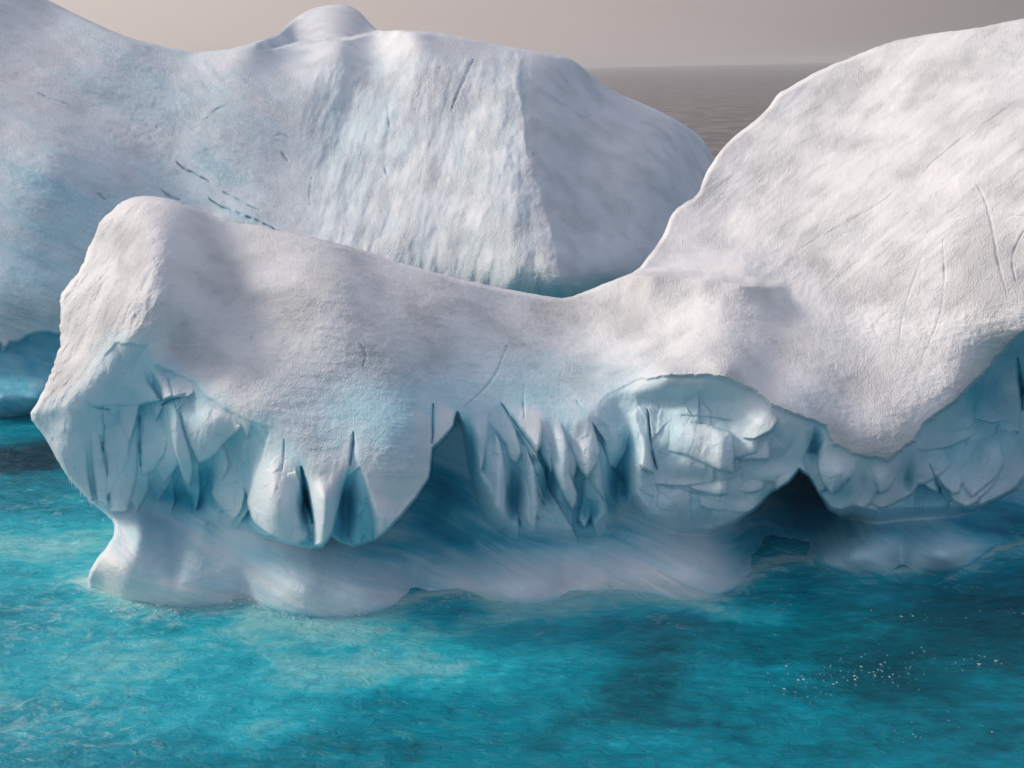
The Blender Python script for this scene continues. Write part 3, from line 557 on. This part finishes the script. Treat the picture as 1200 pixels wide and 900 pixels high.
def build_front():
    poly = rough_poly(FRONT, 1.3, 3.0, .08); lw = sm(200, 100, poly[:, 0]) * sm(480, 450, poly[:, 1]); q_ = np.stack([poly[:, 0] * .1, poly[:, 1] * .1, poly[:, 0] * 0 + 44], 1); poly[:, 0] += lw * 6 * fbm(q_, 4, .6)
    px, py, d, F = sheet(poly, .95)
    Y, t, snow, cover, crk, dsnow, su = front_depth(px, py)
    rim = np.clip(1 - d / 5.0, 0, 1)
    isfoot = 1 - t
    Y = Y + (.5 + .25 * snow) * (1 - np.sqrt(np.clip(1 - rim ** 2, 0, 1)))
    P = world(px, py, Y)
    ice = 1 - snow
    cliff = t * (1 - snow)
    # surface relief
    disp = .2 * fbm(P * .22, 3) * snow
    gran = .8 * sm(560, 720, px) * sm(330, 380, py) * sm(560, 400, py) + .25 + 1.5 * np.clip(fbm(P * .25 + 90, 3), 0, 1)
    disp += snow * gran * (.05 * fbm(P * 2.7 + 5, 2, .7) + .03 * fbm(P * np.array([3, 6, 7.]), 2))
    disp += snow * (.10 * fbm(P * np.array([.8, .8, 1.3]) + 30, 5, .66) + .02 * fbm(P * 2.2 + 60, 2, .6, True))
    ee = py - np.interp(px, [740, 780, 850, 905], [318, 315, 322, 330]) + 12 * fbm(np.stack([px * .02, px * 0, py * .01], 1), 3)
    disp += 1.7 * sm(-3, 9, ee) * np.exp(-np.maximum(ee, 0) / 42) * sm(725, 770, px) * sm(930, 885, px)
    disp -= .08 * blobs(px, py, [(868, 350, 26, 16, 1.)])
    tip = sm(240, 120, px) * snow                                 # lumpy sunlit end
    disp += tip * (.30 * flat_noise(P, 62, .4, 1.3, .5, 5, True, .6) + .12 * fbm(P * 1.6, 3))
    rs = sm(780, 860, px) * sm(400, 300, py) * snow               # right slope: streaks running down to the left
    disp += rs * (.13 * flat_noise(P, 42, .16, 1.0, .6, 5, True) + .05 * flat_noise(P, 42, .6, 4, 2, 3))
    ms = sm(260, 330, px) * sm(760, 640, px) * snow               # middle slope: fine ripples along the slope
    disp += ms * (.06 * flat_noise(P, -9, .3, 2.6, 1.2, 4, True) + .05 * flat_noise(P, -14, .2, 1.1, .5, 3))
    hol = np.exp(-(((px - 270) / 70) ** 2 + ((py - 375) / 60) ** 2))
    disp += hol * .12 * fbm(P * 1.1 + 8, 4)
    disp += cliff * (.07 * fbm(P * 1.2, 5, .6) + .12 * flat_noise(P, 85, .25, .9, .5, 4) + .02 * flat_noise(P, 80, .8, 5, 1, 2))
    foot_w = isfoot
    stri = flat_noise(P, -19, .12, 1.6, .2, 4)
    fine = flat_noise(P, -19, .14, 6.5, .3, 3)
    disp += foot_w * (.20 * stri + .09 * fbm(P * 1.3 + 12, 4, .6) + .03 * fine + .05 * flat_noise(P, -19, .5, 5, .6, 3) + .25 * fbm(P * .35 + 4, 3) + 1.5 * blobs(px, py, [(135, 668, 24, 30, .35), (215, 692, 40, 26, .35), (285, 690, 14, 30, -.3), (350, 690, 50, 32, .55), (430, 690, 30, 30, .3), (485, 680, 14, 30, -.35), (600, 680, 55, 26, .5), (665, 675, 14, 26, -.3), (720, 670, 30, 22, .3), (805, 668, 50, 34, .6), (1000, 648, 36, 22, .7), (1056, 650, 12, 30, -.5), (1108, 648, 34, 22, .7), (180, 600, 22, 14, -.5), (235, 610, 14, 30, .4), (205, 640, 10, 40, -.25), (165, 620, 12, 26, .3)]))
    Y2 = Y - disp
    P = world(px, py, Y2)
    # ice colour, bluer in grooves; shade of cave and undercut painted in
    blue = np.zeros(len(px))
    blue += cliff * (.17 + .02 + .38 * sm(1.0, .3, cover) + .12 * flat_noise(P, 80, .4, 1.2, .4, 3))
    blue += cliff * blobs(px, py, [(180, 460, 70, 40, .08), (200, 570, 50, 30, .12), (800, 465, 80, 18, .05), (1150, 500, 80, 80, .12), (1000, 570, 60, 40, .1), (430, 590, 40, 60, -.02), (90, 520, 40, 60, -.12), (330, 570, 35, 60, -.10), (460, 540, 40, 50, -.08), (480, 600, 60, 50, .0)])
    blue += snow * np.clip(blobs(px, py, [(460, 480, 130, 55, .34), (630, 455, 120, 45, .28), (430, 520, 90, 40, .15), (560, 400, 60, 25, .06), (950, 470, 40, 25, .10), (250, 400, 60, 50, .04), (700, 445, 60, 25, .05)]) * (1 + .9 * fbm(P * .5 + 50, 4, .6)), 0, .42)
    fb = .19 + .19 * np.clip(stri * 2.4, -1, 1) + .22 * fine + .3 * sm(9, 0, np.interp(px, WL[:, 0], WL[:, 1]) - py) + blobs(px, py, [(515, 580, 60, 60, .62), (610, 632, 90, 22, .46), (930, 595, 55, 45, .62), (1185, 612, 60, 36, .6), (215, 600, 45, 26, .28), (450, 640, 60, 22, .32), (320, 650, 40, 12, .15), (875, 640, 34, 34, .4), (1060, 620, 70, 14, .3), (740, 615, 50, 24, .32),  # deep blue blobs paint the shade of cave and undercut
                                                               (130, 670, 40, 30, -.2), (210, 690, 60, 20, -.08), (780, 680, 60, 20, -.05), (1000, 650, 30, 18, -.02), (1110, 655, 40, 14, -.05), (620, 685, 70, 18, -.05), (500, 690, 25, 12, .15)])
    blue -= cliff * .13 * sm(45, 0, dsnow) * sm(1150, 1050, px)
    blue += isfoot * (fb + .16 * sm(900, 960, px))  # right foot tinted bluer to paint the overhang's shade
    blue += crk * .6 + .10 * sm(0, 1, np.clip(cliff, 0, 1)) * (1 - np.clip(cover, 0, 1)) 
    blue = np.clip(blue, 0, 1)
    wet = np.clip(cliff * .8 + isfoot * .7, 0, 1)
    dirt = np.clip(snow * (.05 + .20 * ms + .03 * rs + .06 * hol + .15 * blobs(px, py, [(780, 440, 200, 60, 1.)]) + .05 * flat_noise(P, -10, .2, .8, .3, 4) + .6 * sm(.30, .42, fbm(P * np.array([1.8, 1.8, 3.]) + 20, 2)) * sm(.0, .3, fbm(P * .15 + 33, 2))), 0, 1)
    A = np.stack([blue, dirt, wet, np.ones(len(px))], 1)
    Nn = vnormals(P, F)
    # parts
    root = empty('iceberg', tuple(P[(t > .5)].mean(0) * np.array([1, 1, 0])), 'large front iceberg with a snowy saddle above a fluted blue cliff', 'iceberg')
    loc = tuple(root.location)
    fs = snow[F].mean(1) > .5; ff = (~fs) & (t[F].mean(1) < .5); fx = px[F].mean(1); fc = (~fs) & (~ff)
    def part(name, m, mat, lab=None):
        o = mesh_obj(name, P, F[m], mat, root, A, Nn, loc=loc)
        if lab: o['label'] = lab
        return o
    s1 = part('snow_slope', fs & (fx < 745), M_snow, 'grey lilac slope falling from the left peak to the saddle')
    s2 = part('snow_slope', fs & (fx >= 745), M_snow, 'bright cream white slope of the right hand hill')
    part('ice_cliff', fc & (fx < 507), M_ice, 'pale green blue ice wall below the left peak with hanging blades')
    part('ice_cliff', fc & (fx >= 507) & (fx < 722), M_ice, 'fluted blue ice wall in the middle')
    part('ice_cliff', fc & (fx >= 722) & (fx < 947), M_ice, 'blocky overhanging ice brow right of the flutes')
    part('ice_cliff', fc & (fx >= 947), M_ice, 'shaded blue ice wall under the bright right slope')
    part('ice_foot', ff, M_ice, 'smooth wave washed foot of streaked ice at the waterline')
    # far side of the ice, closing the body
    qx, qy, qd, QF = sheet(poly, 5.0)
    Yq = np.where(inside(UP, qx, qy), UPF(qx, qy), LOF(qx, qy))
    dd = near(poly[::4], qx, qy)[0]; dd[qd <= 0] = 0
    PB = world(qx, qy, Yq + 1.5 + 13 * np.sqrt(dd / (dd + 70)))
    PB[:, 2] = np.maximum(PB[:, 2], -30)
    ab = np.zeros((len(qx), 4)); ab[:, 0] = .12; ab[:, 3] = 1
    SP, SQ, SAa = skirt(px, py, Y2, F, A, 3.2, len(PB))
    mesh_obj('back_slope', np.vstack([PB, SP]), np.vstack([QF[:, ::-1], SQ]), M_snow, root, np.vstack([ab, SAa]), loc=loc)
    return root, loc
front, floc = build_front()

# icicles along the left underside
def cone_mesh(name, L_, r, seg=7):
    me = bpy.data.meshes.new(name); v = []; f = []
    for k, (z, q) in enumerate(((0.08, 1.15), (0, 1), (-.35 * L_, .62), (-.7 * L_, .3))):
        for i in range(seg): v.append((q * r * math.cos(2 * PI * i / seg), q * r * math.sin(2 * PI * i / seg), z))
    v.append((0, 0, -L_))
    for k in range(3):
        for i in range(seg): f.append((k * seg + i, (k + 1) * seg + i, (k + 1) * seg + (i + 1) % seg, k * seg + (i + 1) % seg))
    for i in range(seg): f.append((3 * seg + i, 4 * seg, 3 * seg + (i + 1) % seg))
    f.append(tuple(range(seg)))
    me.from_pydata(v, [], f); me.materials.append(M_ice)
    a = me.color_attributes.new('ice', 'FLOAT_COLOR', 'POINT'); a.data.foreach_set('color', [.15, 0, .6, 1] * len(v))
    for p in me.polygons: p.use_smooth = True
    return me
PI = math.pi
for (x, y, l) in ((70, 545, .16), (79, 561, .28), (82, 564, .34), (87, 570, .2), (93, 576, .3), (102, 585, .24), (104, 588, .34), (60, 527, .14), (112, 593, .2), (97, 580, .16)):
    x += 1.5; y -= 1.5
    p = world(np.array([float(x)]), np.array([float(y)]), UPF(np.array([float(x)]), np.array([float(y)])) + .6)[0]
    o = bpy.data.objects.new('icicle', cone_mesh('icicle', l, .035)); COL.objects.link(o); o.parent = front; o.location = Vector(p) - Vector(floc)
    o.rotation_euler = (random.uniform(-.1, .1), random.uniform(-.1, .1), random.uniform(0, 6))

# ------------------------------------------------------------------ back iceberg
BACK = [(-120, -95), (-20, -42), (20, -20), (60, 2), (90, 17), (120, 31), (150, 44), (190, 54), (225, 61), (250, 60), (280, 55), (305, 47), (325, 41), (335, 30), (350, 18), (365, 10), (385, 5), (405, 5), (420, 12), (432, 25), (443, 37), (470, 35), (510, 37), (560, 47), (600, 55), (640, 62), (665, 67), (680, 76), (700, 95), (720, 107), (750, 120),
        (780, 133), (805, 148), (822, 160), (833, 178), (838, 190), (850, 230), (870, 330), (880, 500), (878, 520), (850, 522), (-95, 522), (-118, 520), (-120, 500), (-122, -60)]
BWL = [(-120, 489), (0, 489), (45, 486), (120, 480), (300, 455), (500, 430), (700, 400), (880, 380)]
BPTS = [(-120, -95, 108), (0, -30, 104), (60, 2, 104), (150, 44, 100), (225, 61, 100), (300, 48, 100), (345, 25, 112), (385, 5, 114), (425, 18, 113), (443, 37, 110), (470, 36, 99), (400, 55, 99), (510, 37, 98), (600, 55, 98), (665, 67, 100), (700, 95, 102), (750, 120, 103), (805, 148, 104), (838, 190, 105),
        (0, 80, 94), (100, 90, 95), (200, 100, 96), (300, 90, 96), (0, 160, 86), (60, 190, 84), (130, 240, 84), (-120, 160, 84), (100, 130, 92), (180, 180, 90), (280, 150, 92), (0, 260, 79), (60, 300, 78), (-120, 300, 77), (0, 370, 74.5), (60, 370, 75), (100, 400, 76), (200, 260, 86), (300, 260, 85), (250, 210, 88.5), (330, 200, 89.5),
        (400, 120, 94), (400, 220, 87.5), (480, 120, 91.5), (480, 220, 85), (540, 130, 89.8), (560, 220, 82.8), (560, 80, 93.5), (600, 90, 92.2), (608, 130, 88.6), (622, 200, 82.8), (645, 270, 78.8), (662, 340, 76),
        (660, 130, 92), (680, 200, 88), (700, 270, 83.5), (720, 320, 80), (740, 170, 93), (790, 200, 94), (760, 280, 86), (800, 280, 89), (560, 300, 78.5), (480, 300, 80.5), (400, 300, 81.5), (600, 330, 76), (860, 330, 92),
        (0, 440, 72.6), (40, 440, 73), (0, 470, 70.6), (45, 470, 71), (20, 400, 75), (60, 420, 75.5)]
for (x, y) in BWL: BPTS += [(x, y, float(yplane(np.array([float(x)]), np.array([float(y)]))[0]))]
for (x, y) in BWL: BPTS += [(x, 520, float(yplane(np.array([float(x)]), np.array([float(y)]))[0]) + .6)]
BF = tps(BPTS)
BOVER = [(-130, 200), (-130, 395), (-30, 400), (2, 402), (4, 412), (12, 400), (22, 400), (30, 394), (42, 390), (56, 388), (66, 391), (80, 391), (130, 400), (200, 430), (900, 430), (900, -100), (-130, -100)]
BCR = [([(207, 190), (216, 198), (228, 204), (245, 213)], 1.8, .8, .9), ([(245, 232), (262, 243), (280, 250), (300, 258), (325, 270)], 2.0, .7, .7), ([(262, 225), (285, 238), (305, 246)], 1.4, .5, .5), ([(188, 222), (200, 232), (212, 236)], 1.6, .5, .6), ([(45, 110), (62, 117), (84, 126)], 1.5, .4, .4), ([(240, 140), (252, 130), (268, 122)], 1.5, .3, .3), ([(115, 226), (123, 234)], 2.0, .5, .6),
       ([(555, 70), (540, 100), (530, 130)], 2.0, .5, .05), ([(366, 208), (362, 225), (364, 240)], 1.6, .5, .6), ([(320, 160), (330, 156), (341, 162)], 1.2, .3, .3), ([(455, 120), (456, 150)], 2.5, .4, .2), ([(449, 193), (452, 205)], 2, .6, .6), ([(702, 126), (708, 129)], 1.6, .5, .5), ([(680, 138), (692, 138)], 1.6, .4, .5), ([(720, 265), (740, 285), (752, 297)], 1.4, .3, .15), ([(625, 180), (628, 186)], 1.6, .4, .3), ([(183, 148), (188, 151)], 2, .4, .5), ([(330, 180), (338, 190)], 2, .4, .6)]
def build_back():
    poly = rough_poly(BACK, .8, seed=4.)
    px, py, d, F = sheet(poly, 1.35)
    nzz = lambda f, s, o=3: fbm(np.stack([px * f, py * f, np.full(len(px), s)], 1), o)
    wx = px + 4 * nzz(.03, 3.); wy = py + 4 * nzz(.03, 8.)
    Y = BF(px, py)
    s = sdf(BOVER, wx, wy, 140); t = sm(-1.5, 1.5, s)
    lowleft = sm(140, 70, px)
    Y = Y + 1.0 * (1 - t) * lowleft * sm(470, 430, py) 
    crk = np.zeros(len(px)); crd = np.zeros(len(px))
    for ln, w, dp, bl in BCR:
        l = smooth_poly(ln, 2, False); lo, hi = l.min(0) - 10, l.max(0) + 10
        m = np.where((wx > lo[0]) & (wx < hi[0]) & (wy > lo[1]) & (wy < hi[1]))[0]
        dd, _, _, run = near(l, wx[m], wy[m], False); q = np.exp(-(dd / (w * (.2 + .55 * np.sin(np.pi * np.clip(run, .02, .98))))) ** 2)
        dp = dp * .6; bl = bl * .75; q *= np.clip(.6 + 1.0 * noise(np.stack([wx[m] * .12, wy[m] * .12, wx[m] * 0], 1)), 0, 1); crd[m] = np.maximum(crd[m], dp * q); crk[m] = np.maximum(crk[m], bl * q)
    kn = sdf([(285, 62), (320, 56), (350, 50), (385, 47), (415, 44), (436, 40), (447, 36), (445, 20), (385, -10), (320, 20)], wx, wy, 60); Y = Y + 7 * sm(-1, 1.5, kn) * sm(300, 350, px)
    rim = np.clip(1 - d / 5.0, 0, 1)
    Y = Y + 1.4 * (1 - np.sqrt(np.clip(1 - rim ** 2, 0, 1))) + crd
    P = world(px, py, Y)
    face = sm(330, 400, px) * sm(622, 606, px - (py - 200) * .18 * (py > 130)) * sm(50, 80, py)
    ridge = sm(560, 606, px) * sm(640, 612, px)
    left = sm(400, 300, px)
    disp = .5 * fbm(P * .12, 3)
    disp += face * (.75 * flat_noise(P, 74, .07, .34, .10, 3) + .5 * flat_noise(P, 76, .16, .75, .2, 4, False, .55) + .30 * fbm(P * np.array([.6, .3, .35]), 4, .6))
    disp += left * (.30 * flat_noise(P, -27, .07, .8, .25, 5, True, .55) + .14 * flat_noise(P, -27, .3, 2.2, .6, 3))
    disp += (1 - face) * (1 - left) * (.12 * fbm(P * .6, 5, .6))
    rd = near([(600, 40), (607, 60), (611, 130), (624, 195), (647, 270), (664, 350)], wx + 9 * nzz(.02, 40.) + 3 * nzz(.12, 41.), wy, False)[0]; disp += (.6 + .5 * nzz(.05, 55.)) * np.exp(-rd / 20) - .5 * np.exp(-(rd / 40) ** 2)
    vary = np.clip(.5 + 2.0 * fbm(P * .09 + 70, 2), .1, 1.6)
    disp += vary * (.16 * fbm(P * np.array([.9, .9, .7]) + 3, 5, .62) + .06 * fbm(P * 1.6 + 9, 3, .6, True))
    P = world(px, py, Y - disp)
    st = flat_noise(P, -27, .06, .7, .25, 4)
    blue = .03 + left * np.clip(.07 + .42 * st + blobs(px, py, [(60, 260, 90, 90, .22), (20, 340, 80, 60, .16), (180, 110, 90, 35, .14), (240, 210, 90, 50, .14), (150, 180, 60, 40, -.02), (60, 130, 70, 30, -.05), (40, 60, 60, 40, -.02)]), 0, .6)
    blue += face * np.clip(.06 + .2 * flat_noise(P, 72, .2, .7, .3, 3) + blobs(px, py, [(400, 160, 50, 70, .12), (450, 140, 40, 40, .05)]), 0, .3)
    blue += blobs(px, py, [(690, 300, 60, 50, .08), (640, 335, 60, 20, .08)]) * .4
    low = (1 - t) * lowleft
    blue = blue * (1 - low) + low * (.62 + .2 * nzz(.05, 12., 4)) + crk * .7
    dirt = np.clip(.10 + left * (.22 + .3 * sm(.05, .3, st)) + .8 * crk + .08 * face + .8 * sm(.30, .42, fbm(P * np.array([1.1, 1.1, 1.8]) + 20, 2)) * sm(.0, .25, fbm(P * .08 + 33, 2)), 0, 1)  # left slope: dirt bands, plus its weaker light painted in as grey
    A = np.stack([np.clip(blue, 0, 1), dirt, np.clip(.1 + low * .6, 0, 1), np.ones(len(px))], 1)
    N_ = vnormals(P, F)
    root = empty('iceberg', (P[:, 0].mean(), 85, 0), 'pale iceberg hill behind the front one, with a grooved face and sharp ridge', 'iceberg'); loc = tuple(root.location)
    fl = (low[F].mean(1) > .5) | ((py[F].mean(1) > 470)); fxx = px[F].mean(1); fyy = py[F].mean(1)
    rx = np.interp(fyy, [50, 130, 200, 270, 345, 520], [606, 610, 622, 648, 665, 700])
    def part(name, m, lab): o = mesh_obj(name, P, F[m], M_far, root, A, N_, loc=loc); o['label'] = lab
    part('ice_cliff', fl, 'dark teal undercut ice at the waterline on the far left')
    part('snow_slope', ~fl & (fxx < 345), 'long left slope with diagonal bluish dirt bands')
    part('grooved_face', ~fl & (fxx >= 345) & (fxx < rx), 'face carved by melt grooves')
    part('snow_slope', ~fl & (fxx >= rx), 'smooth shaded slope right of the ridge')
    qx, qy, qd, QF = sheet(poly, 6.0)
    dd = near(poly[::4], qx, qy)[0]; dd[qd <= 0] = 0
    kq = sdf([(285, 62), (320, 56), (350, 50), (385, 47), (415, 44), (436, 40), (447, 36), (445, 20), (385, -10), (320, 20)], qx, qy, 60)
    PB = world(qx, qy, BF(qx, qy) + 7.5 * sm(-3, -1, kq) + 3.2 + 40 * np.sqrt(dd / (dd + 90))); PB[:, 2] = np.maximum(PB[:, 2], -40)
    ab = np.zeros((len(qx), 4)); ab[:, 0] = .1; ab[:, 3] = 1
    SP, SQ, SAa = skirt(px, py, Y - disp, F, A, 6.0, len(PB))
    mesh_obj('back_slope', np.vstack([PB, SP]), np.vstack([QF[:, ::-1], SQ]), M_far, root, np.vstack([ab, SAa]), loc=loc)
build_back()

# ------------------------------------------------------------------ drifting ice crumbs and spray
def crumbs(name, spots, label, size, hgt=0):
    V = []; Fc = []
    rs = np.random.RandomState(5)
    for (cx, cy, rx, ry, n) in spots:
        for _ in range(n):
            px, py = cx + rs.normal() * rx, cy + rs.normal() * ry
            if px < -40 or px > 1240: continue
            x, y = wp(px, py); z = float(waves(np.array([x]), np.array([y]))[0]) + abs(rs.normal()) * hgt
            sz = size * math.exp(rs.normal() * .5); k = len(V); q = rs.uniform(.6, 1.4, 6) * sz; an = rs.uniform(0, 3)
            c_, s_ = math.cos(an), math.sin(an)
            for (a, b, c) in ((q[0] * 1.6, 0, 0), (0, q[1], 0), (-q[2] * 1.6, 0, 0), (0, -q[3], 0), (0, 0, q[4] * .7), (0, 0, -q[5])):
                V.append((x + a * c_ - b * s_, y + a * s_ + b * c_, z + c))
            for a, b in ((0, 1), (1, 2), (2, 3), (3, 0)): Fc += [(k + a, k + b, k + 4), (k + b, k + a, k + 5)]
    m, t = new_mat(name + '_white'); b = t.nodes.new('ShaderNodeBsdfPrincipled'); o_ = t.nodes.new('ShaderNodeOutputMaterial'); t.links.new(b.outputs[0], o_.inputs[0])
    nn = t.nodes.new('ShaderNodeTexNoise'); nn.inputs['Scale'].default_value = 3; cc = t.nodes.new('ShaderNodeValToRGB'); t.links.new(nn.outputs[0], cc.inputs[0])
    cc.color_ramp.elements[0].color = (.42, .62, .66, 1); cc.color_ramp.elements[1].color = (.82, .86, .87, 1); t.links.new(cc.outputs[0], b.inputs['Base Color']); b.inputs['Roughness'].default_value = .5
    o = mesh_obj(name, np.array(V), np.array(Fc), m, smooth=False); o['kind'] = 'stuff'; o['label'] = label
crumbs('brash_ice', [(1000, 795, 45, 8, 110), (1100, 780, 60, 6, 90), (940, 812, 20, 8, 35), (1180, 722, 20, 3, 25), (1070, 730, 40, 8, 25), (900, 740, 20, 30, 12), (1060, 860, 60, 14, 30), (510, 700, 18, 12, 60), (620, 724, 50, 4, 40)], 'white crumbs of brash ice scattered on the dark teal water', .012)
crumbs('sea_spray', [(243, 706, 13, 4, 320), (296, 703, 8, 3, 110), (262, 714, 30, 3, 90), (190, 722, 30, 4, 90), (415, 725, 12, 2, 60), (545, 702, 14, 2, 50), (330, 728, 30, 3, 50)], 'white spray splashing at the foot of the front iceberg', .02, .16)


# sea haze, far things fade into it
def haze():
    import bmesh
    me = bpy.data.meshes.new('haze'); b = bmesh.new(); bmesh.ops.create_cube(b, size=1)
    for v in b.verts: v.co = Vector((v.co.x * 2 * (B + 50), v.co.y * 2 * (B + 50), -45 if v.co.z < 0 else 45))
    b.to_mesh(me); b.free()
    m, t = new_mat('sea_haze'); o_ = t.nodes.new('ShaderNodeOutputMaterial'); v = t.nodes.new('ShaderNodeVolumePrincipled'); t.links.new(v.outputs[0], o_.inputs['Volume'])
    v.inputs['Color'].default_value = (.96, .95, .95, 1); v.inputs['Density'].default_value = .00013
    me.materials.append(m); o = bpy.data.objects.new('haze', me); COL.objects.link(o); o['kind'] = 'stuff'; o['label'] = 'thin pale haze over the open sea'
haze()
